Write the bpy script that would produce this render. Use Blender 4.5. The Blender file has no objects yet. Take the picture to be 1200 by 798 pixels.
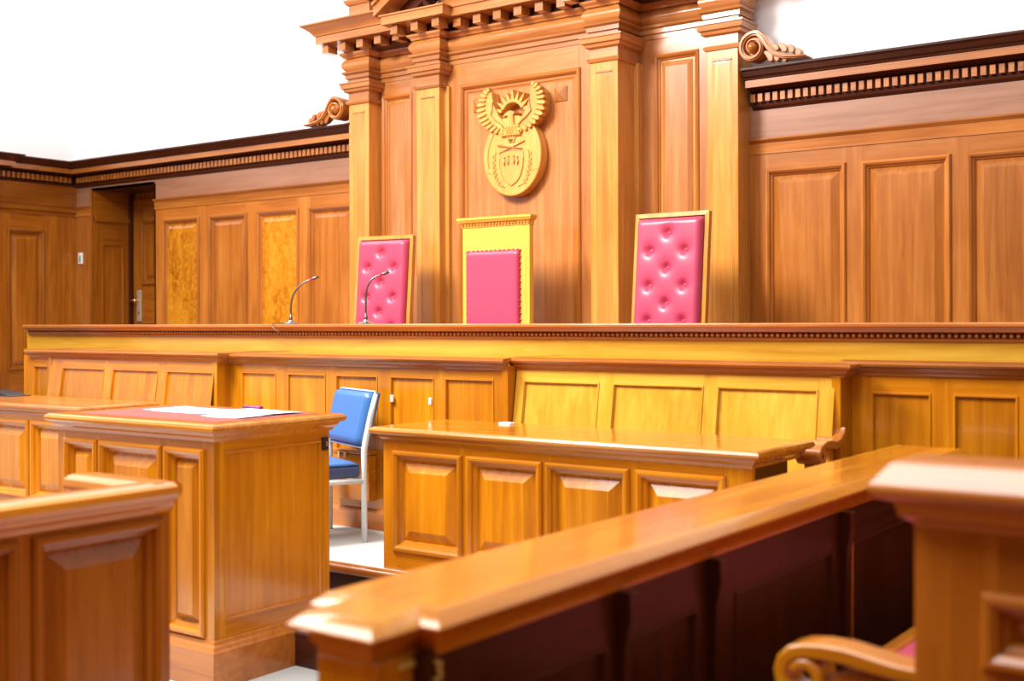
import bpy, bmesh, math, random
from mathutils import Vector, Matrix
random.seed(7)
SC = bpy.context.scene
COL = SC.collection

# ------------------------------------------------------------------ camera, world, lights, exposure
cd = bpy.data.cameras.new('camera'); cam = bpy.data.objects.new('camera', cd); COL.objects.link(cam)
cd.sensor_width = 36.0; cd.lens = 42.0; cd.shift_y = -0.0170
cd.clip_start = 0.05
cam.matrix_world = (Matrix.Translation((0, 0, 1.5)) @ Matrix.Rotation(math.radians(35.9), 4, 'Z')
                    @ Matrix.Rotation(math.radians(90), 4, 'X') @ Matrix.Rotation(math.radians(-0.172), 4, 'Z'))
cd.dof.use_dof = True; cd.dof.focus_distance = 7.2; cd.dof.aperture_fstop = 2.2
SC.camera = cam

W = bpy.data.worlds.new('world'); SC.world = W; W.use_nodes = True
W.node_tree.nodes['Background'].inputs[0].default_value = (1.0, 0.97, 0.94, 1)
W.node_tree.nodes['Background'].inputs[1].default_value = 0.52

def area(name, loc, rot, sx, sy, energy, col):
    l = bpy.data.lights.new(name, 'AREA'); l.shape = 'RECTANGLE'; l.size = sx; l.size_y = sy
    l.energy = energy; l.color = col
    o = bpy.data.objects.new(name, l); COL.objects.link(o); o.location = loc; o.rotation_euler = rot
    return o
# added key light above and left of the bench, source unseen, out of the frame
key = area('key_light', (-6.2, 2.4, 5.6), (math.radians(46), 0, math.radians(-25)), 1.6, 1.6, 200, (1.0, 0.95, 0.90))
key.data.spread = math.radians(125)
# unseen area light added overhead, whitening cap noses and panel bevels
area('overhead_fill', (-4.3, 0.0, 6.6), (0, 0, 0), 6.6, 3.2, 500, (1.0, 0.98, 0.97))

area('overhead_fill.001', (-9.4, 4.6, 7.0), (0, 0, 0), 1.5, 4.0, 170, (1.0, 0.98, 0.97))  # second added fill, put in to whiten the plaster at the left

SC.view_settings.view_transform = 'Standard'; SC.view_settings.look = 'None'
SC.view_settings.gamma = 1.0; SC.view_settings.use_curve_mapping = False
SC.view_settings.exposure = 0.68

# ------------------------------------------------------------------ materials
def nmat(name):
    m = bpy.data.materials.new(name); m.use_nodes = True
    nt = m.node_tree; b = nt.nodes['Principled BSDF']
    return m, nt, b

def lk(nt, a, b): nt.links.new(a, b)

def wood(name, dark, mid, light, grain='Z', rough=0.24, coat=0.7, burl=False, spec=0.4):
    m, nt, b = nmat(name)
    tc = nt.nodes.new('ShaderNodeTexCoord'); oi = nt.nodes.new('ShaderNodeObjectInfo')
    add = nt.nodes.new('ShaderNodeVectorMath'); add.operation = 'ADD'
    sc = nt.nodes.new('ShaderNodeVectorMath'); sc.operation = 'SCALE'; sc.inputs[3].default_value = 7.0
    cmb = nt.nodes.new('ShaderNodeCombineXYZ')
    for i in range(3): lk(nt, oi.outputs['Random'], cmb.inputs[i])
    lk(nt, cmb.outputs[0], sc.inputs[0]); lk(nt, tc.outputs['Object'], add.inputs[0]); lk(nt, sc.outputs[0], add.inputs[1])
    mp = nt.nodes.new('ShaderNodeMapping'); lk(nt, add.outputs[0], mp.inputs[0])
    s = {'X': (1.2, 26, 26), 'Y': (26, 1.2, 26), 'Z': (26, 26, 1.2)}[grain]
    if burl: s = (13, 13, 10)
    mp.inputs['Scale'].default_value = s
    n1 = nt.nodes.new('ShaderNodeTexNoise'); n1.inputs['Scale'].default_value = 1.0; n1.inputs['Detail'].default_value = 6
    n1.inputs['Roughness'].default_value = 0.62; n1.inputs['Distortion'].default_value = 1.6 if burl else 0.5
    lk(nt, mp.outputs[0], n1.inputs['Vector'])
    mp2 = nt.nodes.new('ShaderNodeMapping'); lk(nt, add.outputs[0], mp2.inputs[0])
    mp2.inputs['Scale'].default_value = {'X': (.9, 3.2, 3.2), 'Y': (3.2, .9, 3.2), 'Z': (3.2, 3.2, .9)}[grain]
    n2 = nt.nodes.new('ShaderNodeTexNoise'); n2.inputs['Scale'].default_value = 1.3; n2.inputs['Detail'].default_value = 3
    n2.inputs['Distortion'].default_value = 0.8
    lk(nt, mp2.outputs[0], n2.inputs['Vector'])
    mx = nt.nodes.new('ShaderNodeMix'); mx.data_type = 'FLOAT'; mx.inputs[0].default_value = 0.42
    lk(nt, n1.outputs[0], mx.inputs[2]); lk(nt, n2.outputs[0], mx.inputs[3])
    rp = nt.nodes.new('ShaderNodeValToRGB'); lk(nt, mx.outputs[0], rp.inputs[0])
    e = rp.color_ramp.elements
    lo, hi = (0.30, 0.68) if not burl else (0.36, 0.62)
    e[0].position = lo; e[0].color = (*dark, 1); e[1].position = hi; e[1].color = (*light, 1)
    k = e.new((lo + hi) / 2); k.color = (*mid, 1)
    # piece to piece tone
    hs = nt.nodes.new('ShaderNodeHueSaturation'); lk(nt, rp.outputs[0], hs.inputs['Color'])
    mr = nt.nodes.new('ShaderNodeMapRange'); lk(nt, oi.outputs['Random'], mr.inputs[0]); mr.inputs[3].default_value = .86; mr.inputs[4].default_value = 1.12
    lk(nt, mr.outputs[0], hs.inputs['Value'])
    lk(nt, hs.outputs[0], b.inputs['Base Color'])
    mr2 = nt.nodes.new('ShaderNodeMapRange'); lk(nt, n1.outputs[0], mr2.inputs[0]); mr2.inputs[3].default_value = rough - .06; mr2.inputs[4].default_value = rough + .1
    lk(nt, mr2.outputs[0], b.inputs['Roughness'])
    b.inputs['Coat Weight'].default_value = coat; b.inputs['Coat Roughness'].default_value = 0.12
    b.inputs['Specular IOR Level'].default_value = spec
    bp = nt.nodes.new('ShaderNodeBump'); bp.inputs['Strength'].default_value = 0.06; bp.inputs['Distance'].default_value = 0.004
    lk(nt, n1.outputs[0], bp.inputs['Height']); lk(nt, bp.outputs[0], b.inputs['Normal'])
    return m

def plain(name, col, rough=0.5, metal=0.0, spec=0.5, noise=0.0, nscale=60, coat=0.0, sheen=0.0):
    m, nt, b = nmat(name)
    b.inputs['Roughness'].default_value = rough; b.inputs['Metallic'].default_value = metal
    b.inputs['Specular IOR Level'].default_value = spec; b.inputs['Coat Weight'].default_value = coat
    tc = nt.nodes.new('ShaderNodeTexCoord'); n = nt.nodes.new('ShaderNodeTexNoise')
    n.inputs['Scale'].default_value = nscale; n.inputs['Detail'].default_value = 4
    lk(nt, tc.outputs['Object'], n.inputs['Vector'])
    rp = nt.nodes.new('ShaderNodeValToRGB'); lk(nt, n.outputs[0], rp.inputs[0])
    e = rp.color_ramp.elements; e[0].position = .3; e[1].position = .7
    e[0].color = (*[c * (1 - noise) for c in col], 1); e[1].color = (*[min(1, c * (1 + noise)) for c in col], 1)
    lk(nt, rp.outputs[0], b.inputs['Base Color'])
    if noise > 0:
        bp = nt.nodes.new('ShaderNodeBump'); bp.inputs['Strength'].default_value = min(.5, noise * 2); bp.inputs['Distance'].default_value = 0.003
        lk(nt, n.outputs[0], bp.inputs['Height']); lk(nt, bp.outputs[0], b.inputs['Normal'])
    return m

HON = ((0.34, 0.095, 0.002), (0.50, 0.165, 0.0035), (0.64, 0.25, 0.006))
RED = ((0.27, 0.075, 0.010), (0.41, 0.130, 0.018), (0.54, 0.195, 0.034))
HON_LIT = ((0.54, 0.24, 0.014), (0.68, 0.35, 0.030), (0.80, 0.45, 0.055))  # honey wood paled: overexposed brightness of bench and middle pew put in
PAV = ((0.43, 0.155, 0.020), (0.56, 0.235, 0.040), (0.68, 0.325, 0.072))
TAN = ((0.29, 0.095, 0.020), (0.41, 0.150, 0.036), (0.53, 0.22, 0.065))
WOOD_DIM = ((0.20, 0.050, 0.003), (0.31, 0.088, 0.006), (0.42, 0.135, 0.012))  # darker copy of the wood, dimness of left wall and foreground put in
DRK = ((0.034, 0.007, 0.003), (0.055, 0.011, 0.004), (0.085, 0.019, 0.006))  # near-black wood; also carries shade painted into dock, modillion gaps, bead groove
M = {}
for g in 'XYZ':
    M['honey' + g] = wood('honey_wood_' + g.lower(), *HON, grain=g)
    M['bench' + g] = wood('lit_honey_wood_' + g.lower(), *HON_LIT, grain=g)
    M['golden' + g] = wood('pavilion_wood_' + g.lower(), *PAV, grain=g)
    M['rosy' + g] = wood('rosy_wood_' + g.lower(), *TAN, grain=g, rough=.30)
    M['frieze' + g] = wood('frieze_wood_' + g.lower(), (0.24, 0.10, 0.05), (0.33, 0.15, 0.08), (0.40, 0.19, 0.11), grain=g, rough=.36)
    M['umber' + g] = wood('dim_wood_' + g.lower(), *WOOD_DIM, grain=g, rough=.26, coat=.35, spec=.3)
    M['red' + g] = wood('teak_wood_' + g.lower(), *RED, grain=g, rough=.28, coat=.6)
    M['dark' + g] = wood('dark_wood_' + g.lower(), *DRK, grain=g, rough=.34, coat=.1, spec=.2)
M['gold'] = wood('pale_gold_wood', (0.52, 0.23, 0.045), (0.62, 0.30, 0.06), (0.70, 0.37, 0.09), grain='Z', rough=.45, coat=.1)
M['yellow'] = wood('yellow_wood', (0.60, 0.30, 0.03), (0.72, 0.40, 0.05), (0.80, 0.48, 0.08), grain='Z', rough=.34)
M['burl'] = wood('burl_wood', (0.30, 0.08, 0.004), (0.56, 0.20, 0.010), (0.66, 0.28, 0.02), burl=True)
for g in 'XYZ': M['yel' + g] = wood('yellow_wood_' + g.lower(), (0.60, 0.30, 0.03), (0.72, 0.40, 0.05), (0.80, 0.48, 0.08), grain=g, rough=.34)
M['plaster'] = plain('white_plaster', (0.90, 0.89, 0.89), .8, noise=.01, nscale=30)
M['carpet'] = plain('grey_carpet', (0.50, 0.51, 0.49), .95, noise=.14, nscale=160, spec=.1)
M['pink'] = plain('rose_leather', (0.50, 0.055, 0.115), .34, noise=.05, nscale=140, spec=.5)
M['maroon'] = plain('maroon_leather', (0.30, 0.06, 0.05), .45, noise=.05, nscale=140)
M['paper'] = plain('white_paper', (0.92, 0.91, 0.95), .7)
M['blue'] = plain('blue_vinyl', (0.045, 0.15, 0.40), .33, noise=.05, nscale=140)
M['navy'] = plain('navy_vinyl', (0.035, 0.07, 0.17), .4, noise=.05, nscale=140)
M['piping'] = plain('pale_blue_piping', (0.45, 0.55, 0.68), .4)
M['paint'] = plain('pale_grey_paint', (0.62, 0.70, 0.72), .35, noise=.05, nscale=20)
M['steel'] = plain('brushed_steel', (0.55, 0.57, 0.62), .25, metal=1.0)
M['gun'] = plain('gunmetal', (0.16, 0.12, 0.12), .35, metal=.8)
M['brass'] = plain('brass', (0.72, 0.50, 0.20), .3, metal=1.0)
M['gilt'] = plain('gilt_paint', (0.62, 0.42, 0.10), .4)
M['paleb'] = plain('pale_brass', (0.80, 0.72, 0.52), .35, metal=.7)
M['black'] = plain('black_plastic', (0.012, 0.012, 0.014), .4)
M['white'] = plain('white_plastic', (0.82, 0.82, 0.80), .4)
M['green'] = plain('green_plastic', (0.10, 0.32, 0.14), .4)
M['redlamp'] = plain('red_plastic', (0.65, 0.03, 0.05), .35)
M['purple'] = plain('purple_plastic', (0.18, 0.01, 0.12), .4)

# ------------------------------------------------------------------ mesh building
ORG = {}
class Fr:
    """a local frame: u across, v up, w outward"""
    def __init__(s, o=(0, 0, 0), U=(1, 0, 0), V=(0, 0, 1), W=(0, -1, 0)):
        s.o, s.U, s.V, s.W = Vector(o), Vector(U), Vector(V), Vector(W)
    def __call__(s, u, v, w=0.0): return s.o + s.U * u + s.V * v + s.W * w
def front(y): return Fr((0, y, 0))                                     # u = X, v = Z, faces -Y
def side(x): return Fr((x, 0, 0), (0, 1, 0), (0, 0, 1), (1, 0, 0))     # u = Y, v = Z, faces +X
WORLD = Fr((0, 0, 0), (1, 0, 0), (0, 1, 0), (0, 0, 1))

class MB:
    def __init__(s): s.v = []; s.f = []; s.mi = []; s.cur = 0
    def V(s, p): s.v.append(tuple(p)); return len(s.v) - 1
    def F(s, *ids): s.f.append(ids); s.mi.append(s.cur)
    def hexa(s, P):
        i = [s.V(p) for p in P]
        for q in ((0, 3, 2, 1), (4, 5, 6, 7), (0, 1, 5, 4), (1, 2, 6, 5), (2, 3, 7, 6), (3, 0, 4, 7)): s.F(*[i[k] for k in q])
    def box(s, x0, x1, y0, y1, z0, z1, fr=WORLD):
        s.hexa([fr(x0, y0, z0), fr(x1, y0, z0), fr(x1, y1, z0), fr(x0, y1, z0), fr(x0, y0, z1), fr(x1, y0, z1), fr(x1, y1, z1), fr(x0, y1, z1)])
        return s
    def loops(s, fr, u0, u1, v0, v1, prof, cap=True, two=False):
        """rectangular rings, prof = [(inset, w)], mitred at the corners"""
        R = []
        for a, w in prof:
            R.append([s.V(fr(u0 + a, v0 + a, w)), s.V(fr(u1 - a, v0 + a, w)), s.V(fr(u1 - a, v1 - a, w)), s.V(fr(u0 + a, v1 - a, w))])
        for A, B in zip(R, R[1:]):
            for k in range(4):
                s.cur = 1 if two and k in (0, 2) else 0
                s.F(A[k], A[(k + 1) % 4], B[(k + 1) % 4], B[k])
        s.cur = 0
        if cap: s.F(*R[-1])
        return s
    def poly(s, fr, pts, w0, w1):
        """extrude an outline (u, v) between w0 and w1"""
        n = len(pts)
        a = [s.V(fr(u, v, w0)) for u, v in pts]; b = [s.V(fr(u, v, w1)) for u, v in pts]
        s.F(*a[::-1]); s.F(*b)
        for k in range(n): s.F(a[k], a[(k + 1) % n], b[(k + 1) % n], b[k])
        return s
    def ribbon(s, fr, path, half, w0, w1):
        """a bent strip (S scroll) of thickness 2*half along path (u, v), extruded w0..w1"""
        n = len(path); L = []; R = []
        for i in range(n):
            p = Vector(path[i]); a = Vector(path[max(0, i - 1)]); b = Vector(path[min(n - 1, i + 1)])
            t = (b - a).normalized(); nn = Vector((-t.y, t.x)); h = half[i] if isinstance(half, (list, tuple)) else half
            L.append(p + nn * h); R.append(p - nn * h)
        ids = []
        for l, r in zip(L, R):
            ids.append((s.V(fr(l.x, l.y, w0)), s.V(fr(r.x, r.y, w0)), s.V(fr(r.x, r.y, w1)), s.V(fr(l.x, l.y, w1))))
        for A, B in zip(ids, ids[1:]):
            for k in range(4): s.F(A[k], B[k], B[(k + 1) % 4], A[(k + 1) % 4])
        s.F(*ids[0]); s.F(*ids[-1][::-1])
        return s
    def sweep(s, path, prof, caps=True, closed=False):
        """profile (out, z) swept along a plan path of (x, y); outward is to the RIGHT of the direction of travel; mitred"""
        n = len(path); rows = []
        for i in range(n):
            p = Vector(path[i])
            def nrm(a, b):
                d = (Vector(b) - Vector(a)).normalized(); return Vector((d.y, -d.x))
            if i == 0: m = nrm(path[0], path[1])
            elif i == n - 1: m = nrm(path[-2], path[-1])
            else:
                n1, n2 = nrm(path[i - 1], path[i]), nrm(path[i], path[i + 1])
                m = (n1 + n2); m = m / max(1e-6, m.dot(n1))
            rows.append([s.V((p.x + m.x * o, p.y + m.y * o, z)) for o, z in prof])
        for A, B in zip(rows, rows[1:]):
            for k in range(len(prof) - 1): s.F(A[k], B[k], B[k + 1], A[k + 1])
            if closed: s.F(A[-1], B[-1], B[0], A[0])
        if caps: s.F(*rows[0]); s.F(*rows[-1][::-1])
        return s
    def tube(s, pts, r, seg=8, caps=True):
        pts = [Vector(p) for p in pts]; n = len(pts); rows = []
        t0 = (pts[1] - pts[0]).normalized()
        up = Vector((0, 0, 1)) if abs(t0.z) < .9 else Vector((1, 0, 0))
        nrm = t0.cross(up).normalized()
        for i in range(n):
            t = (pts[min(n - 1, i + 1)] - pts[max(0, i - 1)]).normalized()
            nrm = (nrm - t * nrm.dot(t)).normalized(); bn = t.cross(nrm)
            rr = r[i] if isinstance(r, (list, tuple)) else r
            rows.append([s.V(pts[i] + (nrm * math.cos(a) + bn * math.sin(a)) * rr) for a in [2 * math.pi * k / seg for k in range(seg)]])
        for A, B in zip(rows, rows[1:]):
            for k in range(seg): s.F(A[k], A[(k + 1) % seg], B[(k + 1) % seg], B[k])
        if caps: s.F(*rows[0][::-1]); s.F(*rows[-1])
        return s
    def lathe(s, c, prof, seg=20, fr=None):
        """prof = [(r, h)] about axis w of the frame (default world Z) through c"""
        fr = fr or Fr(c, (1, 0, 0), (0, 1, 0), (0, 0, 1))
        rows = [[s.V(fr(math.cos(a) * r, math.sin(a) * r, h)) for a in [2 * math.pi * k / seg for k in range(seg)]] for r, h in prof]
        for A, B in zip(rows, rows[1:]):
            for k in range(seg): s.F(A[k], A[(k + 1) % seg], B[(k + 1) % seg], B[k])
        s.F(*rows[0][::-1]); s.F(*rows[-1])
        return s
    def mesh(s, name, mats, org=(0, 0, 0), smooth=False):
        me = bpy.data.meshes.new(name); o = Vector(org)
        me.from_pydata([tuple(Vector(p) - o) for p in s.v], [], s.f)
        for m in (mats if isinstance(mats, (list, tuple)) else [mats]): me.materials.append(M[m])
        if any(s.mi): me.polygons.foreach_set('material_index', s.mi)
        bm = bmesh.new(); bm.from_mesh(me)
        bmesh.ops.recalc_face_normals(bm, faces=bm.faces); bm.to_mesh(me); bm.free()
        if smooth: me.polygons.foreach_set('use_smooth', [True] * len(me.polygons))
        return me
    def build(s, name, mats, parent=None, bevel=0.0, smooth=False, seg=2):
        org = ORG.get(parent.name, (0, 0, 0)) if parent else (0, 0, 0)
        o = bpy.data.objects.new(name, s.mesh(name, mats, org, smooth)); COL.objects.link(o)
        if parent: o.parent = parent; ORG[o.name] = org
        else: ORG[o.name] = (0, 0, 0)
        if bevel:
            b = o.modifiers.new('edge', 'BEVEL'); b.width = bevel; b.segments = seg; b.limit_method = 'ANGLE'; b.angle_limit = math.radians(40)
        if smooth == 'auto' or (bevel and not smooth):
            o.data.polygons.foreach_set('use_smooth', [True] * len(o.data.polygons))
            w = o.modifiers.new('shade', 'WEIGHTED_NORMAL'); w.keep_sharp = False
            try: o.data.set_sharp_from_angle(angle=math.radians(35)); w.keep_sharp = True
            except Exception: pass
        return o

def bx(name, mat, parent, x0, x1, y0, y1, z0, z1, bevel=0.003, fr=WORLD):
    return MB().box(x0, x1, y0, y1, z0, z1, fr).build(name, mat, parent, bevel)
def tag(o, label=None, cat=None, group=None, kind=None):
    for k, v in (('label', label), ('category', cat), ('group', group), ('kind', kind)):
        if v: o[k] = v
    return o
def thing(name, label, cat, loc=(0, 0, 0), group=None):
    o = bpy.data.objects.new(name, None); COL.objects.link(o); o.location = loc; o.empty_display_size = .2
    ORG[o.name] = tuple(loc); return tag(o, label, cat, group)
def place(mesh, name, parent, loc, rot=None):
    """a copy sharing mesh data; loc in world coordinates"""
    o = bpy.data.objects.new(name, mesh); COL.objects.link(o); org = Vector(ORG.get(parent.name, (0, 0, 0)))
    o.parent = parent; o.location = Vector(loc) - org; ORG[o.name] = tuple(org)
    if rot: o.rotation_euler = rot
    return o

BOLECT = [(-.026, 0), (-.026, .010), (-.018, .019), (-.008, .019), (.004, .010), (.008, -.004), (.018, -.010), (.022, -.016)]
SMALLM = [(-.004, .0005), (-.003, .004), (.004, .004), (.008, -.003), (.010, -.012)]
def panelled(par, fr, u0, u1, v0, v1, ops, thick=.03, mats='honey', mould=BOLECT, raised=True, gh='X', pm=None, frame='panel_frame', mm=None):
    """stiles and rails with openings (a,b,c,d) in u0..u1 x v0..v1; in each opening a panel with its moulding"""
    us = sorted({u0, u1, *[o[0] for o in ops], *[o[1] for o in ops]}); vs = sorted({v0, v1, *[o[2] for o in ops], *[o[3] for o in ops]})
    mb = MB()
    for i in range(len(us) - 1):
        cu = (us[i] + us[i + 1]) / 2
        solid = not any(o[0] < cu < o[1] for o in ops)
        j = 0
        while j < len(vs) - 1:
            cv = (vs[j] + vs[j + 1]) / 2
            if any(o[0] < cu < o[1] and o[2] < cv < o[3] for o in ops): j += 1; continue
            k = j
            while k + 1 < len(vs) - 1 and not any(o[0] < cu < o[1] and o[2] < (vs[k + 1] + vs[k + 2]) / 2 < o[3] for o in ops): k += 1
            mb.cur = 0 if solid else 1
            mb.box(us[i], us[i + 1], vs[j], vs[k + 1], -thick, 0, fr); j = k + 1
    mb.build(frame, [mats + 'Z', mats + gh], par)
    out = []
    for q, o in enumerate(ops):
        a, w = mould[-1]
        if raised:
            g = min(.05, (o[1] - o[0]) * .14)
            prof = [(a, w), (a + .004, w - .008), (a + .006, w - .008), (a + .006 + g, w + .018)]
        else: prof = [(a, w)]
        p = MB().loops(fr, *o, prof).build('panel', (pm[q] if pm else mats + 'Z'), par)
        MB().loops(fr, *o, mould, cap=False, two=True).build('panel_moulding', [(mm or mats) + 'Z', (mm or mats) + gh], p)
        out.append(p)
    return out

# ------------------------------------------------------------------ the setting
YW, XL = 7.70, -11.40
ZP = 0.30       # clerk platform
ZJ = 0.75       # judges' platform
fl = MB().box(XL - .3, 3.3, -4.1, 9.0, -.12, 0).build('floor', 'carpet'); tag(fl, 'pale grey carpeted floor of the courtroom', kind='structure')
fg = MB().box(XL, 3.0, -4.1, 2.1, 0, .006).build('floor_added_boards', 'umberY'); tag(fg, 'dark boarded floor added out of sight in the foreground to cut pale reflections', kind='structure')  # added unseen boards, stopping white carpet reflections on the wood fronts
st = MB().box(-11.0, -1.62, 3.70, 4.36, 0, .15).build('floor_step', 'carpet'); tag(st, 'low carpeted step before the clerks platform', kind='structure')
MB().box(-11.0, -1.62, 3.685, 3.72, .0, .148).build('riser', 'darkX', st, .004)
pf = MB().box(-11.0, -1.62, 4.33, 5.75, .15, ZP).build('floor_platform', 'carpet'); tag(pf, 'pale carpeted platform carrying the clerks desks', kind='structure')
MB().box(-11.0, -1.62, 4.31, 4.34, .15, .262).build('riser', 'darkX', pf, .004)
MB().box(-11.0, -1.62, 4.285, 4.36, .262, ZP + .004).build('nosing', 'redX', pf, .012)
pj = MB().box(XL, 1.4, 5.80, 8.2, 0, ZJ).build('floor_dais', 'carpet'); tag(pj, 'raised dais floor behind the judges bench', kind='structure')

# back wall (white plaster above the panelling, door recess cut out of the lower part)
NX0, NX1, NY, NZ = -11.11, -10.05, 8.18, 2.93
mb = MB()
mb.box(XL - .3, NX0 - .02, YW + .06, YW + .3, 0, NZ); mb.box(NX1 + .02, 1.6, YW + .06, YW + .3, 0, NZ); mb.box(XL - .3, 1.6, YW + .06, YW + .3, NZ + .02, 6.4)
wb = mb.build('wall_back', 'plaster'); tag(wb, 'back wall, white plaster above tall teak panelling', kind='structure')
# picture line on the plaster
MB().box(-11.3, 1.6, YW + .0575, YW + .0605, 3.82, 3.826).build('picture_rail', 'plaster', wb)
wl = MB().box(XL - .3, XL - .06, -4.1, YW + .3, 0, 6.4).build('wall_left', 'plaster'); tag(wl, 'side wall with teak panelling, dimness put into its colour, under white plaster', kind='structure')
MB().box(XL - .0605, XL - .0575, -4.0, YW - .05, 3.82, 3.826).build('picture_rail', 'plaster', wl)
wr = MB().box(3.0, 3.3, -4.1, YW + .3, 0, 6.4).build('wall_right', 'plaster'); tag(wr, 'plastered side wall out of the picture', kind='structure')
MB().box(2.97, 3.0, -4.0, YW, 0, 3.4).build('panelling', 'darkZ', wr)  # unseen dark panelling, added to keep the dock dark
wq = MB().box(XL - .3, 3.3, -4.4, -4.1, 0, 6.4).build('wall_rear', 'plaster'); tag(wq, 'plastered wall behind the viewer', kind='structure')
MB().box(XL, 3.0, -4.1, -4.07, 0, 5.0).build('panelling', 'darkZ', wq)  # unseen, added tall and dark so wood fronts mirror no white wall

# wall panelling: panels, frieze, band moulding, cornice with dentils
PT = 2.53
FB = front(YW)
lp = [(-9.89, -9.38), (-9.19, -8.695), (-8.50, -7.998), (-7.825, -7.32)]
panelled(wb, FB, NX1 + .0, -7.15, ZJ, 2.70, [(a, b, ZJ + .35, PT) for a, b in lp], .02, 'red', pm=['burl', 'redZ', 'burl', 'redZ'])
rp_ = [(-3.385, -2.868), (-2.714, -2.19), (-2.044, -1.52), (-1.374, -.85), (-.70, -.18), (-.03, .49)]
panelled(wb, FB, -3.55, 1.5, ZJ, 2.70, [(a, b, ZJ + .35, PT) for a, b in rp_], .02, 'red')
bx('panel_frame', 'redZ', wb, XL, NX0, YW, YW + .03, ZJ, 2.70)
for a, b in ((XL, NX0), (NX1, -7.15), (-3.55, 1.5)):
    bx('frieze', 'friezeX', wb, a, b, YW, YW + .06, 2.70, 3.0, 0)
    MB().sweep([(a, YW), (b, YW)], [(0, 2.66), (.006, 2.66), (.006, 2.675), (.002, 2.68), (.004, 2.735), (.03, 2.755), (.034, 2.765), (.0, 2.77)]).build('band_moulding', 'redX', wb)
bx('frieze', 'friezeX', wb, NX0, NX1, YW, YW + .06, NZ, 3.0, 0)
CORN = [(0, 2.965), (.03, 2.985), (.034, 3.0), (.018, 3.005), (.018, 3.082), (.05, 3.09), (.07, 3.10), (.135, 3.105), (.135, 3.152), (.145, 3.156), (.147, 3.166), (.165, 3.175), (.185, 3.205), (.205, 3.212), (.205, 3.226), (-.06, 3.236)]
CORN_D = [i for i in range(len(CORN))]
def cornice(par, path):
    lo = [p for p in CORN if p[1] <= 3.105]; hi = [(.0, 3.104)] + [p for p in CORN if p[1] >= 3.105]
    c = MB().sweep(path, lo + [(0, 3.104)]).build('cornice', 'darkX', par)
    MB().sweep(path, [(.0, 3.103), (.135, 3.104), (.135, 3.153), (0, 3.154)]).build('corona', 'redX', c)
    MB().sweep(path, [(-.06, 3.1535)] + [p for p in CORN if p[1] >= 3.153]).build('crown_moulding', 'darkX', c)
    return c
cL = cornice(wb, [(XL, YW), (-7.15, YW)]); cR = cornice(wb, [(-3.50, YW), (1.5, YW)])
dm = MB().box(-.0165, .0165, -.040, 0, -.028, .028).mesh('dentil', 'redX')
x = XL + .12
while x < -7.2: place(dm, 'dentil', cL, (x, YW - .018, 3.043)); x += .0545
x = -3.48
while x < 1.45: place(dm, 'dentil', cR, (x, YW - .018, 3.043)); x += .0545

# left wall panelling (its dimness put into the wood colour, seen at a slant), with a shallow pier
FL = side(XL)
panelled(wl, FL, 6.70, YW, ZJ, 2.70, [(6.93, 7.30, ZJ + .3, 2.47)], .02, 'umber', gh='Y')
bx('frieze', 'umberY', wl, XL, XL + .02, 6.70, YW, 2.70, 3.0, 0)
bx('pier', 'umberZ', wl, XL, XL + .10, 3.0, 6.72, 0, 3.0, .004)
for pth in ([(XL + .10, 3.0), (XL + .10, 6.72), (XL, 6.72), (XL, YW)],):
    MB().sweep(pth, [(0, 2.66), (.006, 2.66), (.006, 2.675), (.002, 2.68), (.004, 2.735), (.03, 2.755), (.034, 2.765), (0, 2.77)]).build('band_moulding', 'umberY', wl)
    cW = cornice(wl, pth)
y = 6.78
while y < YW - .1: place(dm, 'dentil', cW, (XL + .018, y, 3.043), (0, 0, math.pi / 2)); y += .0545
y = 5.2
while y < 6.72: place(dm, 'dentil', cW, (XL + .118, y, 3.043), (0, 0, math.pi / 2)); y += .0545
MB().sweep([(XL + .10, 3.0), (XL + .10, 6.30)], [(0, 1.40), (.05, 1.42), (.06, 1.46), (.11, 1.48), (.11, 1.51), (0, 1.515)]).build('dado_cap', 'darkY', wl)

# door recess: reveals, soffit, door with brass lever handle
rv = MB().box(NX0 - .02, NX0, YW, NY, 0, NZ).build('trim_1', 'umberZ'); tag(rv, 'panelled reveal of the door recess', kind='structure')
panelled(rv, side(NX0 + .022), YW + .02, NY, ZJ, 2.62, [(YW + .12, NY - .10, ZJ + .3, 2.36)], .012, 'umber', SMALLM, False, gh='Y')
bx('reveal_head', 'umberY', rv, NX0, NX0 + .022, YW + .02, NY, 2.62, NZ, 0)
bx('recess_moulding', 'umberY', rv, NX0, NX0 + .04, YW + .02, NY, 2.60, 2.65, .006)
bx('edge_bead', 'umberZ', rv, NX0 - .006, NX0 + .012, YW - .012, YW + .02, ZJ, NZ, .004)
bx('reveal_side', 'umberZ', rv, NX1, NX1 + .02, YW, NY, 0, NZ, 0)
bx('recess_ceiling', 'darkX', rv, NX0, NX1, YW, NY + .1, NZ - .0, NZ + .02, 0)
dr = MB().box(NX0, NX1, NY + .03, NY + .07, ZJ, NZ).build('door_1', 'umberZ'); tag(dr, 'teak door at the back of the recess', kind='structure')
panelled(dr, front(NY + .015), NX0 + .03, NX1 - .02, ZJ, 2.86, [(NX0 + .22, NX1 - .2, ZJ + 1.2, 2.60), (NX0 + .22, NX1 - .2, ZJ + .2, ZJ + .75)], .03, 'umber', frame='door_leaf')
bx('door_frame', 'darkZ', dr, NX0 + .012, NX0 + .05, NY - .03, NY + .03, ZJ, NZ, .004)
hp = bx('handle_plate', 'paleb', dr, -10.985, -10.915, NY - .004, NY + .014, 1.53, 1.87, .004)
mb = MB(); mb.tube([(-10.95, NY, 1.76), (-10.95, NY - .05, 1.76), (-10.965, NY - .058, 1.76), (-11.06, NY - .058, 1.755)], .011)
mb.build('lever', 'brass', hp, 0, True)
bx('keyhole', 'black', hp, -10.957, -10.943, NY - .007, NY + .0, 1.60, 1.64, .002)

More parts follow.
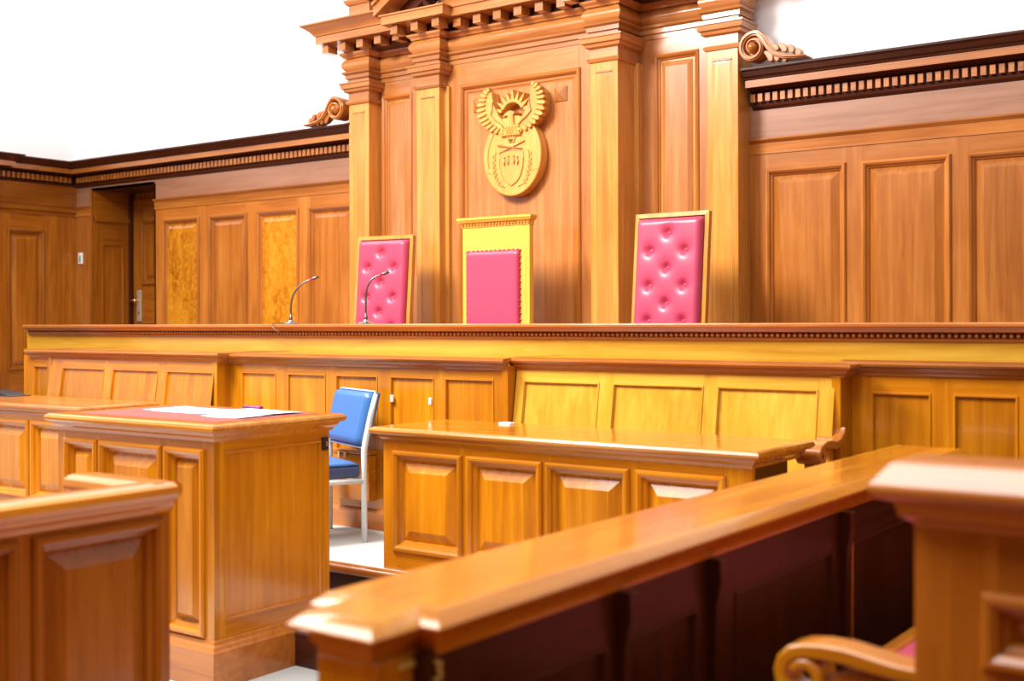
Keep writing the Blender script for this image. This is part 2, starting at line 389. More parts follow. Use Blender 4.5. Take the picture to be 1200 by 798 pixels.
# light switch on the small pier by the recess
sw = thing('light_switch', 'small white wall plate with a green button beside the door recess', 'switch', (-11.298, YW, 2.21))
bx('plate', 'white', sw, -11.335, -11.262, YW - .014, YW, 2.15, 2.27, .004)
bx('button', 'green', sw, -11.310, -11.285, YW - .020, YW - .010, 2.17, 2.24, .003)

# ------------------------------------------------------------------ carved pavilion in the middle of the back wall
XC = -5.335
YS, YE, YP, YCN = 7.65, 7.507, 7.345, 7.452     # side bay recess, end pilaster, middle pilaster, middle field
pv = thing('panelled_pavilion', 'tall golden teak pavilion with four pilasters and broken pediment on the back wall', 'panelling', (XC, YE, 0))
def X(d): return XC + d
PB = ZJ
# backing boards
bx('backing_board', 'goldenZ', pv, X(-1.80), X(-.70), YS + .02, YW + .02, PB, 3.8, 0)
bx('backing_board', 'goldenZ', pv, X(.70), X(1.80), YS + .02, YW + .02, PB, 3.8, 0)
bx('backing_board', 'goldenZ', pv, X(-.80), X(.80), YCN + .03, YW, PB, 3.8, 0)
WM = 'rosy'
THIN = [(-.022, 0), (-.022, .008), (-.012, .013), (-.004, .010), (.004, .004), (.006, -.006), (.016, -.010), (.020, -.016)]
panelled(pv, front(YS), X(-1.58), X(-.93), PB, 3.62, [(X(-1.545), X(-1.255), PB + .3, 3.42)], .03, WM, THIN, True, frame='bay_frame', mm='red')
panelled(pv, front(YS), X(.93), X(1.58), PB, 3.62, [(X(1.105), X(1.42), PB + .3, 3.42)], .03, WM, THIN, True, frame='bay_frame', mm='red')
BIG = [(-.03, 0), (-.03, .012), (-.02, .022), (-.006, .020), (.004, .010), (.010, .002), (.010, -.006), (.034, -.008), (.038, -.014), (.052, -.016)]
cp = panelled(pv, front(YCN), X(-.71), X(.71), PB, 3.62, [(X(-.535), X(.545), PB + .3, 3.36)], .03, WM, BIG, False, frame='middle_frame', mm='red')[0]
for sx in (-1, 1):
    c = (X(sx * .385 + .005), 3.215)
    MB().loops(front(YCN), c[0] - .055, c[0] + .055, c[1] - .055, c[1] + .055, [(0, -.016), (0, -.008), (.053, .02)]).build('corner_boss', 'rosyZ', cp)
def pilaster(x0, x1, yf, yb):
    p = MB().box(x0, x1, yf, yb, PB, 3.39).build('pilaster', 'goldenZ', pv, .004)
    m = .05
    MB().loops(front(yf), x0 + m, x1 - m, PB + .2, 3.30, [(-.004, .0006), (0, .001), (.004, -.0), (.006, .0008), (.012, .0014)]).build('sunk_panel', 'goldenZ', p)
    bx('panel_head', 'rosyX', p, x0 + m - .004, x1 - m + .004, yf - .006, yf, 3.298, 3.312, .002)
    path = [(x0, yb), (x0, yf), (x1, yf), (x1, yb)]
    MB().sweep(path, [(0, 3.375), (.012, 3.378), (.018, 3.388), (.022, 3.40), (.010, 3.408), (0, 3.41)]).build('neck_moulding', 'rosyX', p)
    MB().sweep(path, [(0, 3.405), (.002, 3.405), (.002, 3.475), (.03, 3.485), (.034, 3.505), (.05, 3.512), (.054, 3.545), (.062, 3.55), (.062, 3.562), (0, 3.57)]).build('capital', 'rosyX', p)
    return p
pilaster(X(-1.825), X(-1.595), YE, YW); pilaster(X(1.575), X(1.81), YE, YW)
pilaster(X(-.925), X(-.69), YP, YW); pilaster(X(.725), X(.955), YP, YW)
# stepped return behind the middle pilasters
bx('pilaster_return', 'goldenZ', pv, X(-.97), X(-.65), YP + .07, YW, PB, 3.39, .003)
bx('pilaster_return', 'goldenZ', pv, X(.69), X(.99), YP + .23, YW, PB, 3.39, .003)
# entablature following all the breaks
def path_all():
    P = [(X(-1.825), YW), (X(-1.825), YE), (X(-1.595), YE), (X(-1.595), YS), (X(-.925), YS), (X(-.925), YP), (X(-.69), YP), (X(-.69), YCN), (X(.725), YCN), (X(.725), YP),
         (X(.955), YP), (X(.955), YS), (X(1.575), YS), (X(1.575), YE), (X(1.81), YE), (X(1.81), YW)]
    return P
PA = path_all()
en = MB().sweep(PA, [(0, 3.56), (.006, 3.56), (.006, 3.592), (.022, 3.598), (.022, 3.628), (.042, 3.640), (.046, 3.655), (0, 3.66)]).build('architrave', 'rosyX', pv)
arc = [(.0, 3.655)] + [(.012 + .034 * math.sin(math.pi * t / 10), 3.657 + .115 * t / 10) for t in range(11)] + [(0, 3.772)]
MB().sweep(PA, arc).build('pulvinated_frieze', 'rosyX', pv, 0, 'auto')
MB().sweep(PA, [(0, 3.77), (.03, 3.772), (.036, 3.785), (.055, 3.80), (.06, 3.815), (0, 3.82)]).build('bed_moulding', 'rosyX', pv)
# corona: side sections lie on one line, the middle follows the ressauts
PCo = [(X(-1.825), YW), (X(-1.825), YE), (X(-.925), YE), (X(-.925), YP), (X(-.69), YP), (X(-.69), YCN), (X(.725), YCN), (X(.725), YP), (X(.955), YP), (X(.955), YE), (X(1.81), YE), (X(1.81), YW)]
co = MB().sweep(PCo, [(-.1, 3.885), (.04, 3.885), (.20, 3.89), (.20, 3.952), (.215, 3.956), (.215, 3.966), (-.1, 3.97)]).build('corona', 'rosyX', pv)
MB().sweep(PCo, [(-.1, 3.815), (.03, 3.815), (.03, 3.888), (-.1, 3.888)]).build('modillion_shade_band', 'darkX', pv)  # dark band: the shade between modillions put into the wood colour
md = MB().box(-.036, .036, -.115, 0, -.034, .034).mesh('modillion', 'rosyX')
mcap = MB()
def modrow(x0, x1, y, step):
    n = max(1, round((x1 - x0) / step)); 
    for k in range(n + 1): place(md, 'modillion', co, (x0 + (x1 - x0) * k / n, y - .04, 3.85))
modrow(X(-1.955), X(-1.155), YE, .195); modrow(X(1.14), X(1.94), YE, .195)
modrow(X(-1.03), X(-.60), YP, .21); modrow(X(.62), X(1.06), YP, .21); modrow(X(-.47), X(.50), YCN, .195)
# cyma over the side sections, attic blocks
for a, b in ((X(-1.825), X(-1.07)), (X(1.10), X(1.81))):
    pth = [(a, YW), (a, YE), (b, YE)] if a < XC else [(a, YE), (b, YE), (b, YW)]
    MB().sweep(pth, [(0, 3.96), (.215, 3.962), (.222, 3.975), (.235, 3.99), (.262, 4.012), (.29, 4.03), (.30, 4.035), (.30, 4.048), (0, 4.06)]).build('cyma_moulding', 'rosyX', pv)
    at = bx('attic', 'rosyX', pv, a + (.02 if a < XC else .0), b - (.02 if a > XC else 0), YE + .04, YW, 4.04, 4.26, .004)
    MB().sweep([(a + .02, YW), (a + .02, YE + .04), (b, YE + .04)] if a < XC else [(a, YE + .04), (b - .02, YE + .04), (b - .02, YW)], [(0, 4.22), (.012, 4.225), (.03, 4.25), (.034, 4.27), (0, 4.275)]).build('attic_cap', 'rosyX', at)
    q0, q1 = (a + .0, a + .24) if a < XC else (b - .24, b)
    blk = bx('attic_block', 'rosyX', at, q0, q1, YE, YW, 4.04, 4.262, .004)
    MB().sweep([(q0, YW), (q0, YE), (q1, YE), (q1, YW)], [(0, 4.225), (.012, 4.23), (.03, 4.255), (.034, 4.275), (0, 4.28)]).build('block_cap', 'rosyX', blk)
# broken pediment
tp = MB().poly(front(YCN), [(X(-.95), 3.96), (X(.98), 3.96), (X(.40), 4.42), (X(-.38), 4.42)], -.1, 0).build('tympanum', 'rosyX', pv)
for sx in (-1, 1):
    fx = Fr((XC + .012, YP, 0), (sx, 0, 0), (0, 0, 1), (0, -1, 0))
    a = math.atan2(.62, 1.0); dx, dz = math.cos(a), math.sin(a)
    for (h0, h1, w0, w1, mt) in ((.0, .07, -.12, .21, 'rosyX'), (.07, .10, -.12, .235, 'rosyX'), (.10, .155, -.12, .29, 'darkX'), (-.10, .0, -.12, .03, 'darkX')):
        s0 = (1.21, 3.968); L = .85
        def pt(l, h): return (s0[0] - dx * l + dz * h * .0, s0[1] + dz * l + h / dx)
        MB().poly(fx, [pt(0, h0), pt(L, h0), pt(L, h1), pt(0, h1)], w0, w1).build('raking_cornice', mt, pv)
    # scroll bracket standing on the middle pilaster
    pathv = [(.78 + .09 * math.cos(t) * (1 - t / 14), 4.10 + .10 * math.sin(t) * (1 - t / 14)) for t in [i * .35 for i in range(24)]]
    MB().ribbon(fx, [(.62, 3.97), (.68, 3.985), (.76, 4.0)] + pathv[14:], .018, -.08, .04).build('scroll', 'darkX', pv, .004)
bw = MB(); bw.lathe((0, 0, 0), [(.10, 0), (.12, .02), (.12, .05), (.10, .07), (.07, .05)], 28, Fr((X(-.02), YCN, 4.085), (1, 0, 0), (0, 0, 1), (0, -1, 0)))
bw.build('roundel', 'darkX', tp, 0, 'auto')

# carved volutes where the wall cornice meets the pavilion
def volute(x0, sx, label):
    v = thing('carved_volute', label, 'carving', (x0, YW - .1, 3.235))
    f = Fr((x0, YW - .21, 3.236), (sx, 0, 0), (0, 0, 1), (0, -1, 0))
    cx, cz, R = .125, .115, .098
    sp = []
    for i in range(40):
        t = i / 39; a = math.radians(70) + t * math.radians(620) ; r = R * (1 - .80 * t)
        sp.append((cx + r * math.cos(a), cz + r * math.sin(a)))
    tail = [(.50, .012), (.42, .016), (.34, .028), (.28, .055), (.235, .105), (.20, .165), (.17, .197)]
    path = tail + sp
    half = [.008, .012, .016, .018, .019, .02, .02] + [.020 * (1 - .55 * i / 39) for i in range(40)]
    MB().ribbon(f, path, half, -.10, .03).build('scroll_band', 'redX', v, .006)
    MB().ribbon(f, [(p[0], p[1]) for p in path], [h * .45 for h in half], .03, .042).build('scroll_rib', 'redX', v, .004)
    bs = MB(); bs.lathe((0, 0, 0), [(.034, -.06), (.034, .035), (.028, .05), (.012, .062), (.004, .064)], 20, Fr(f(cx, cz, 0), (1, 0, 0), (0, 0, 1), (0, -1, 0)))
    bs.build('eye', 'redX', v, 0, 'auto')
    MB().lathe((0, 0, 0), [(.085, -.08), (.085, -.03), (.05, -.02)], 28, Fr(f(cx, cz, 0), (1, 0, 0), (0, 0, 1), (0, -1, 0))).build('scroll_ground', 'redX', v)
    # acanthus leaves in the crook
    for k, (u, w, l, an) in enumerate(((.245, .008, .085, 75), (.285, .006, .06, 50), (.335, .006, .04, 30), (.30, .075, .075, 110), (.345, .058, .07, 80), (.39, .045, .055, 55), (.43, .03, .04, 35))):
        p = []
        for i in range(7):
            t = i / 6; aa = math.radians(an + 50 * t)
            p.append((u + l * t * math.cos(aa), w + l * t * math.sin(aa)))
        MB().ribbon(f, p, [.006 + .016 * math.sin(math.pi * (.12 + .85 * i / 6)) for i in range(7)], -.04, .012 + .006 * (k % 2)).build('leaf', 'redX', v, .004)
volute(X(1.812), 1, 'carved scroll volute with leaves on the cornice end, right of the pavilion')
volute(X(-1.828), -1, 'carved scroll volute with leaves on the cornice end, left of the pavilion')

# ------------------------------------------------------------------ carved emblem
EX = -5.335; YEm = YCN - .022
em = thing('carved_emblem', 'carved golden wooden coat of arms with winged bird, sun and oval shield', 'emblem', (EX, YEm, 2.47))
fe = Fr((EX, YEm, 0), (1, 0, 0), (0, 0, 1), (0, -1, 0))
ov = [(.272 * math.cos(t), 2.775 + .308 * math.sin(t)) for t in [2 * math.pi * k / 48 for k in range(48)]]
mb = MB(); mb.poly(fe, ov, -.037, .058); mb.build('oval_plaque', 'gold', em, .010, seg=3)
ring = [(.205 * math.cos(t), 2.772 + .262 * math.sin(t)) for t in [2 * math.pi * (k + .5) / 48 for k in range(-9 + 24 - 24, 24)]]
for a0, a1, nm in ((115, 205, 'rim_shade_line'),):
    MB().tube([fe(.225 * math.cos(math.radians(t)), 2.775 + .262 * math.sin(math.radians(t)), .058) for t in range(a0, a1, 6)], .004, 6).build(nm, 'rosyX', em, 0, True)  # darker line painted as the shaded groove inside the oval
inner = [(.184, 3.275), (.178, 3.225), (.163, 3.17), (.12, 3.09), (.065, 3.03), (.015, 3.0)]
outer = [(.219, 3.31), (.252, 3.296), (.282, 3.268), (.303, 3.230), (.317, 3.19), (.323, 3.145), (.316, 3.098), (.298, 3.06), (.268, 3.028), (.235, 3.0), (.195, 2.975), (.15, 2.957), (.10, 2.945), (.05, 2.935)]
def lerp_path(P, t):
    n = len(P) - 1; i = min(n - 1, int(t * n)); f = t * n - i
    return (P[i][0] + (P[i + 1][0] - P[i][0]) * f, P[i][1] + (P[i + 1][1] - P[i][1]) * f)
for sx in (-1, 1):
    fw = Fr((EX, YEm, 0), (sx, 0, 0), (0, 0, 1), (0, -1, 0))
    body = inner + [(0.0, 2.94)] + [(o[0] * .86 + i_[0] * .14, o[1] * .86 + i_[1] * .14) for o, i_ in [(outer[k], lerp_path(inner, .15 + .8 * k / 13)) for k in range(13, -1, -1)]]
    wg = MB().poly(fw, body, -.037, .066).build('wing', 'gold', em, .004)
    for k, o in enumerate(outer):
        b = lerp_path(inner, min(1, .08 + .9 * k / 13)); t0 = .50
        s_ = (b[0] + (o[0] - b[0]) * t0, b[1] + (o[1] - b[1]) * t0); e_ = o
        p = [(s_[0] + (e_[0] - s_[0]) * t, s_[1] + (e_[1] - s_[1]) * t) for t in (0, .4, .8, .95, 1.0)]
        MB().ribbon(fw, p, [.007, .0125, .0135, .010, .003], .035, .082 - .0015 * (k % 2)).build('feather', 'gold', wg, .005)
    cv = [(.17, 3.20), (.178, 3.13), (.19, 3.10), (.15, 3.06), (.10, 3.03), (.055, 2.985)]
    MB().tube([fw(u, v, .074) for u, v in cv], .004, 6).build('wing_shade_line', 'rosyX', wg, 0, True)  # groove shade under the wing, drawn as a darker line
# sun
su = MB()
for k in range(17): pass
bandp = [(.105 * math.cos(math.radians(t)), 3.09 + .105 * math.sin(math.radians(t))) for t in range(25, 156, 10)]
su = MB().ribbon(fe, bandp, .014, -.037, .055).build('sun', 'gold', em, .006)
for k in range(9):
    a = math.radians(18 + k * 18); r0, r1 = .108, .192 - .010 * (k % 2)
    c, s_ = math.cos(a), math.sin(a)
    MB().ribbon(fe, [(r0 * c, 3.09 + r0 * s_), ((r0 + r1) / 2 * c, 3.09 + (r0 + r1) / 2 * s_), (r1 * c, 3.09 + r1 * s_)], [.014, .010, .001], -.037, .048).build('ray', 'gold', su, .004)
# bird: neck, head and beak in one outline
MB().poly(fe, [(-.036, 2.99), (-.030, 3.03), (-.024, 3.075), (-.040, 3.082), (-.066, 3.068), (-.072, 3.078), (-.058, 3.096), (-.03, 3.112), (.0, 3.118), (.028, 3.110), (.040, 3.095), (.024, 3.080), (.028, 3.03), (.038, 2.99)], -.037, .078).build('bird_head', 'gold', em, .008)
br = MB()
for r_ in range(4):
    for k in range(-3 + r_ // 2, 4 - r_ // 2):
        c = (k * .026 + (r_ % 2) * .013, 2.935 + r_ * .019)
        br.lathe((0, 0, 0), [(.016, .05), (.016, .072), (.008, .082)], 8, Fr(fe(c[0], c[1], 0), (1, 0, 0), (0, 0, 1), (0, -1, 0)))
br.build('breast_scales', 'gold', em, 0, False)['kind'] = 'stuff'
# protea, crossed spear and club, shield with figures, wheat ears; carving shade put into the rosy pieces
for k, an in enumerate((60, 75, 90, 105, 120)):
    a = math.radians(an)
    MB().ribbon(fe, [(.022 * math.cos(a), 2.855 + .022 * math.sin(a)), (.04 * math.cos(a), 2.855 + .04 * math.sin(a)), (.085 * math.cos(a), 2.855 + .082 * math.sin(a))], [.006, .012, .002], .05, .068).build('petal', 'gold', em, .003)
MB().tube([fe(-.115, 2.80, .062), fe(0, 2.838, .064), fe(.125, 2.878, .062)], [.006, .006, .006], 8).build('spear', 'rosyX', em, 0, True)
MB().tube([fe(-.125, 2.862, .062), fe(0, 2.838, .066), fe(.10, 2.82, .062)], [.009, .006, .005], 8).build('club', 'rosyX', em, 0, True)
shp = [(-.105, 2.80), (-.112, 2.745), (-.105, 2.68), (-.085, 2.62), (-.05, 2.575), (0, 2.545), (.05, 2.575), (.085, 2.62), (.105, 2.68), (.112, 2.745), (.105, 2.80), (.05, 2.812), (0, 2.815), (-.05, 2.812)]
sh = MB().poly(fe, shp, .05, .064).build('shield', 'gold', em, .005)
MB().tube([fe(u, v, .062) for u, v in shp + shp[:1]], .0035, 6).build('shield_shade_line', 'rosyX', sh, 0, True)  # outline in darker wood, imitating the shaded groove round the shield
for sx in (-1, 1):
    for (u, v, h) in ((.025, 2.755, .05), (.06, 2.745, .045)):
        fg = MB().tube([fe(sx * u, v, .066), fe(sx * (u + .004), v - h * .5, .066), fe(sx * u, v - h, .066)], [.006, .009, .004], 8)
        fg.lathe((0, 0, 0), [(.008, .06), (.008, .07), (.003, .074)], 8, Fr(fe(sx * u, v + .016, 0), (1, 0, 0), (0, 0, 1), (0, -1, 0)))
        fg.build('figure', 'rosyX', sh, 0, True)
    st_ = [(.115, 2.555 + .0), (.145, 2.60), (.163, 2.66), (.170, 2.72), (.165, 2.79)]
    MB().tube([fe(sx * u * .98, v, .058) for u, v in [(.06, 2.535)] + st_], .004, 6).build('wheat_stalk', 'rosyX', em, 0, True)
    for k in range(14):
        u, v = lerp_path(st_, k / 13)
        s2 = -1 if k % 2 else 1
        MB().ribbon(fe, [(sx * (u + s2 * .004), v), (sx * (u + s2 * .013), v + .012), (sx * (u + s2 * .014), v + .026)], [.003, .006, .001], .05, .066).build('wheat_grain', 'gold', em, .002)
for sx, u in ((-1, .20), (1, .20)):
    MB().tube([fe(sx * .245, 2.66, .056), fe(sx * .215, 2.655, .058), fe(sx * .17, 2.645, .056)], .0025, 5).build('ribbon_fold', 'redX', em, 0, True)

# ------------------------------------------------------------------ judges' bench
BX0, BX1, BY = -9.20, 1.4, 5.75
jb = thing('judges_bench', 'very long raised judges bench with beaded edge, running across the room', 'bench', (-4, BY + .3, 0))
bx('front_panel', 'benchX', jb, BX0, BX1, BY, BY + .04, ZP, 1.44, 0)
bx('bench_top', 'redX', jb, BX0 + .06, BX1, BY - .085, BY + .62, 1.474, 1.497, .006)
bx('back_board', 'redX', jb, BX0, BX1, BY + .56, BY + .6, ZJ, 1.475, 0)
bx('end_panel', 'redY', jb, BX0, BX0 + .04, BY + .02, BY + .6, ZJ, 1.474, 0)
MB().sweep([(BX0 + .05, BY), (BX1, BY)], [(0, 1.405), (.012, 1.408), (.014, 1.418), (.024, 1.422), (.024, 1.446), (.05, 1.452), (.058, 1.474), (0, 1.474)]).build('crown_moulding', 'redX', jb)
bx('bead_shade_strip', 'darkX', jb, BX0 + .05, BX1, BY - .0255, BY - .02, 1.4225, 1.4455, 0)  # dark strip painted as the shaded groove behind the beads
bd = MB(); x = BX0 + .08
while x < BX1 - .02:
    c = Vector((x, BY - .026, 1.434))
    pr = [(.004, -.0115), (.0105, -.0065), (.0125, 0), (.0105, .0065), (.004, .0115)]
    bd.lathe((0, 0, 0), pr, 6, Fr(c, (0, 1, 0), (-.35, 0, .94), (.94, 0, .35))); x += .0305
tag(bd.build('bead_row', 'redX', jb, 0, True), 'row of small carved beads', kind='stuff')

# ------------------------------------------------------------------ panelled pews and screens in front of the bench
LEDGE = [(0, 0), (.012, .0), (.016, .012), (.030, .020), (.034, .034), (.052, .040), (.058, .050), (.056, .062), (0, .068)]
def ledge(par, path, z, mat='redX'):
    return MB().sweep(path, [(o, z - .068 + h) for o, h in LEDGE]).build('ledge', mat, par)
def screen(name, label, x0, x1, yf, zt, ops, back=BY - .09, lx0=0):
    t = thing(name, label, 'screen', ((x0 + x1) / 2, yf, ZP))
    panelled(t, front(yf), x0, x1, ZP, zt - .05, ops, .03, 'honey', SMALLM, False)
    ledge(t, [(x0 + lx0, yf), (x1, yf)], zt)
    bx('ledge_top', 'honeyX', t, x0, x1, yf, back, zt - .02, zt - .001, 0)
    MB().sweep([(x0, yf), (x1, yf)], [(0, ZP), (.022, ZP), (.022, ZP + .10), (.012, ZP + .115), (0, ZP + .12)]).build('plinth', 'redX', t)
    return t
ZL = 1.318

PV0, PV1 = .72, 1.192
sB = screen('panelled_screen', 'five-panel wooden screen with a hinged hatch behind the blue chair', -5.99, -3.762, 5.17, 1.314,
            [(a, b, PV0, PV1) for a, b in ((-5.877, -5.563), (-5.456, -5.133), (-5.041, -4.712), (-4.606, -4.287), (-4.201, -3.868))])
for (x, z) in ((-4.593, 1.068), (-4.306, 1.063)):
    bx('hinge', 'white', sB, x - .010, x + .010, 5.158, 5.172, z - .02, z + .02, .003)
bx('end_stile', 'honeyZ', sB, -3.80, -3.7585, 5.155, 5.42, ZP, 1.27, .003)
sD = screen('panelled_screen', 'two-panel wooden screen at the right end, beyond the armrest', -1.99, -.10, 5.36, 1.327,
            [(a, b, PV0, 1.178) for a, b in ((-1.86, -1.60), (-1.497, -1.236), (-1.13, -.87), (-.765, -.505))])
sZ = screen('panelled_screen', 'short narrow-panelled screen end at the left end of the bench', -8.283, -7.80, 5.15, 1.318, [(-8.148, -7.972, PV0, 1.189)], lx0=.09)
bx('end_return', 'honeyY', sZ, -8.283, -8.25, 5.16, BY - .09, ZP, 1.29, .003)

def pew(label, x0, x1, ytop, zt, ops, tilt, arm_right=True, wd='honey', sd=.33):
    t = thing('pew', label, 'pew', ((x0 + x1) / 2, ytop, ZP))
    a = math.radians(tilt); fr = Fr((0, ytop, 1.30), (1, 0, 0), (0, math.sin(a), math.cos(a)), (0, -math.cos(a), math.sin(a)))
    panelled(t, fr, x0 + (.002 if arm_right else .03), x1 - .03, -.60, -.03, [(p, q, -.52, -.112) for p, q in ops], .03, wd, SMALLM, False, frame='backrest')
    ledge(t, [(x0, BY - .09), (x0, ytop), (x1, ytop), (x1, BY - .09)], zt)
    bx('ledge_top', 'honeyX', t, x0, x1, ytop, BY - .09, zt - .02, zt - .001, 0)
    # seat board and its front
    bx('seat', 'honeyX', t, x0 + .03, x1 - .03, ytop - sd, ytop - .04, ZP + .40, ZP + .44, .008)
    bx('seat_front', 'honeyX', t, x0 + .03, x1 - .03, ytop - sd + .05, ytop - sd + .08, ZP, ZP + .40, .003)
    for e, (p, q) in enumerate(((x0, x0 + .045), (x1 - .045, x1))):
        if e == 0 and arm_right: continue
        pe = MB().poly(Fr((p, 0, 0), (0, 1, 0), (0, 0, 1), (1, 0, 0)), [(ytop - sd + .01, ZP), (ytop - sd + .01, ZP + .44), (ytop - sd + .09, ZP + .46), (ytop - .05, ZP + .50), (ytop - .02, ZP + .58), (ytop - .015, zt - .06), (BY - .3, zt - .06), (BY - .3, ZP)], 0, q - p).build('end_panel', 'honeyZ', t, .004)
        if not arm_right: continue
        # scroll arm: curl at the front, S sweep up to the end panel
        f = Fr((p - .05, 0, 0), (0, 1, 0), (0, 0, 1), (1, 0, 0)); y0 = ytop - .27; z0 = ZP + .62
        curl = [(y0 + .036 * (1 - .55 * i / 14) * math.cos(math.radians(90 + 29 * i)), z0 - .0 + .036 * (1 - .55 * i / 14) * math.sin(math.radians(90 + 29 * i))) for i in range(15)]
        back = [(ytop + .0, z0 + .105), (ytop - .012, z0 + .075), (ytop - .05, z0 + .045), (ytop - .11, z0 + .034), (ytop - .17, z0 + .044), (ytop - .22, z0 + .046)]
        am = MB().ribbon(f, back + curl, [.012, .015, .017, .017, .016, .015] + [.013] * 15, 0, .115).build('armrest', 'redY', t, .006)
        MB().poly(Fr((p - .02, 0, 0), (0, 1, 0), (0, 0, 1), (1, 0, 0)), [(y0 - .02, z0 - .03), (y0 + .04, z0 - .03), (y0 + .03, z0 - .11), (y0 + .005, ZP + .44), (y0 - .02, ZP + .44), (y0 - .01, z0 - .11)], 0, .05).build('arm_post', 'redZ', am, .004)
    return t
pew('long three-panel wooden pew with a scrolled armrest, behind the middle desk', -3.755, -1.955, 5.24, 1.317, [(-3.70, -3.231), (-3.144, -2.64), (-2.562, -2.063)], 9, wd='bench')
pew('three-panel wooden pew behind the witness stand and its neighbour desk', -7.83, -5.985, 5.075, 1.321, [(-7.648, -7.156), (-7.059, -6.569), (-6.481, -6.012)], 8, arm_right=False, sd=.165)

# shallow wall box behind the blue chair
wbx = thing('wall_box', 'small honey wood box fixed low on the screen behind the blue chair', 'box', (-4.85, 5.17, ZP + .16))
bx('body', 'honeyX', wbx, -5.02, -4.72, 5.105, 5.17, .47, .735, .004)
bx('lid', 'honeyX', wbx, -5.03, -4.71, 5.098, 5.17, .74, .765, .005)
for x in (-4.95, -4.90): bx('catch', 'paleb', wbx, x - .008, x + .008, 5.092, 5.10, .715, .745, .002)

# ------------------------------------------------------------------ desks on the platform
def moulded_top(par, x0, x1, y0, y1, zt, ov, mat='honeyX', name='top'):
    pr = [(0, zt - .075), (.010, zt - .075), (.014, zt - .058), (.026, zt - .048), (.030, zt - .036), (ov - .008, zt - .032), (ov, zt - .024), (ov, zt - .012), (ov - .012, zt - .001), (-.03, zt)]
    mb = MB().sweep([(x0, y1), (x0, y0), (x1, y0), (x1, y1)], pr, caps=False)
    mb.F(*[mb.V(p) for p in ((x0 - ov, y1, zt - .03), (x1 + ov, y1, zt - .03), (x1 + ov, y1, zt - .012), (x0 - ov, y1, zt - .012))])
    mb.box(x0 + .02, x1 - .02, y0 + .02, y1 - .001, zt - .02, zt)
    return mb.build(name, mat, par)
def full_top(par, x0, x1, y0, y1, zt, ov, mat='honeyX', name='top'):
    """moulded slab with the same edge all round"""
    cx, cy = (x0 + x1) / 2, (y0 + y1) / 2
    f = Fr((0, 0, 0), (1, 0, 0), (0, 1, 0), (0, 0, 1))
    pr = [(.03, zt - .075), (0, zt - .075), (-.006, zt - .060), (-.018, zt - .050), (-.024, zt - .037), (-ov + .008, zt - .034), (-ov, zt - .026), (-ov - .002, zt - .016), (-ov + .004, zt - .006), (-ov + .016, zt)]
    return MB().loops(f, x0, x1, y0, y1, pr).build(name, mat, par)

dk = thing('desk', 'honey wood clerk desk with four raised panels, in front of the long pew', 'desk', (-2.97, 4.6, ZP))
dx0, dx1, dy0, dy1 = -3.947, -2.00, 4.375, 4.85
panelled(dk, front(dy0), dx0, dx1, ZP, .935, [(a, b, ZP + .12, .858) for a, b in ((-3.858, -3.478), (-3.402, -3.028), (-2.958, -2.581), (-2.50, -2.138))], .03, 'honey', BOLECT, True, frame='front_frame')
bx('end_panel', 'honeyZ', dk, dx0, dx0 + .03, dy0 + .03, dy1, ZP, .935, .003)
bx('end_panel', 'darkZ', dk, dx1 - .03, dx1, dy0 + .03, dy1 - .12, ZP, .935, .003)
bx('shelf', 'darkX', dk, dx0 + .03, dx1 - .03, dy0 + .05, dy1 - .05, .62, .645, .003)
full_top(dk, dx0, dx1, dy0, dy1, .995, .05)

lk_ = thing('desk', 'low honey wood desk at the left edge, behind the witness stand', 'desk', (-7.4, 4.5, ZP))
panelled(lk_, front(4.36), -8.9, -6.40, ZP, .93, [(a, b, ZP + .12, .865) for a, b in ((-8.80, -8.40), (-8.32, -7.92), (-7.84, -7.44), (-7.37, -6.98), (-6.90, -6.50))], .03, 'honey', BOLECT, True, frame='front_frame')
bx('end_panel', 'honeyZ', lk_, -6.43, -6.40, 4.39, 4.85, ZP, .93, .003)
bx('end_panel', 'honeyZ', lk_, -8.90, -8.87, 4.39, 4.85, ZP, .93, .003)
full_top(lk_, -8.9, -6.40, 4.36, 4.85, .998, .05, 'redX')
bk = thing('desk_phone', 'low black device lying on the desk at the left edge', 'device', (-7.9, 4.75, .998))
mb = MB(); mb.poly(Fr((0, 0, 0), (1, 0, 0), (0, 0, 1), (0, -1, 0)), [(-8.10, .999), (-8.10, 1.02), (-7.98, 1.034), (-7.86, 1.030), (-7.75, 1.014), (-7.70, .999)], -4.82, -4.68)
mb.build('housing', 'black', bk, .008)
bx('rim', 'gun', bk, -8.11, -7.69, 4.665, 4.835, .998, 1.004, .002)

# ------------------------------------------------------------------ witness stand
ws = thing('witness_stand', 'tall square honey wood witness stand with leather-inlaid top and papers', 'stand', (-4.42, 3.6, 0))
sx0, sx1, sy0, sy1 = -4.968, -3.878, 3.262, 3.93
panelled(ws, front(sy0), sx0, sx1, .17, 1.02, [(-4.885, -4.69, .225, .955), (-4.618, -4.232, .225, .955), (-4.165, -3.958, .225, .955)], .03, 'honey', BOLECT, True, frame='front_frame')
panelled(ws, side(sx1), sy0 + .0301, sy1, .17, 1.02, [(sy0 + .058, sy1 - .055, .268, .967)], .03, 'honey', SMALLM, False, gh='Y', frame='side_frame')
bx('back_panel', 'honeyZ', ws, sx0, sx1 - .03, sy1 - .03, sy1, .17, 1.02, .003)
bx('side_panel', 'honeyZ', ws, sx0, sx0 + .03, sy0 + .03, sy1 - .03, .17, 1.02, .003)
MB().sweep([(sx0, sy1), (sx0, sy0), (sx1, sy0), (sx1, sy1)], [(0, 0), (.030, 0), (.030, .150), (.024, .158), (.018, .170), (.012, .178), (.008, .192), (0, .195)]).build('plinth', 'redX', ws)
full_top(ws, sx0, sx1, sy0, sy1 + .02, 1.088, .045)
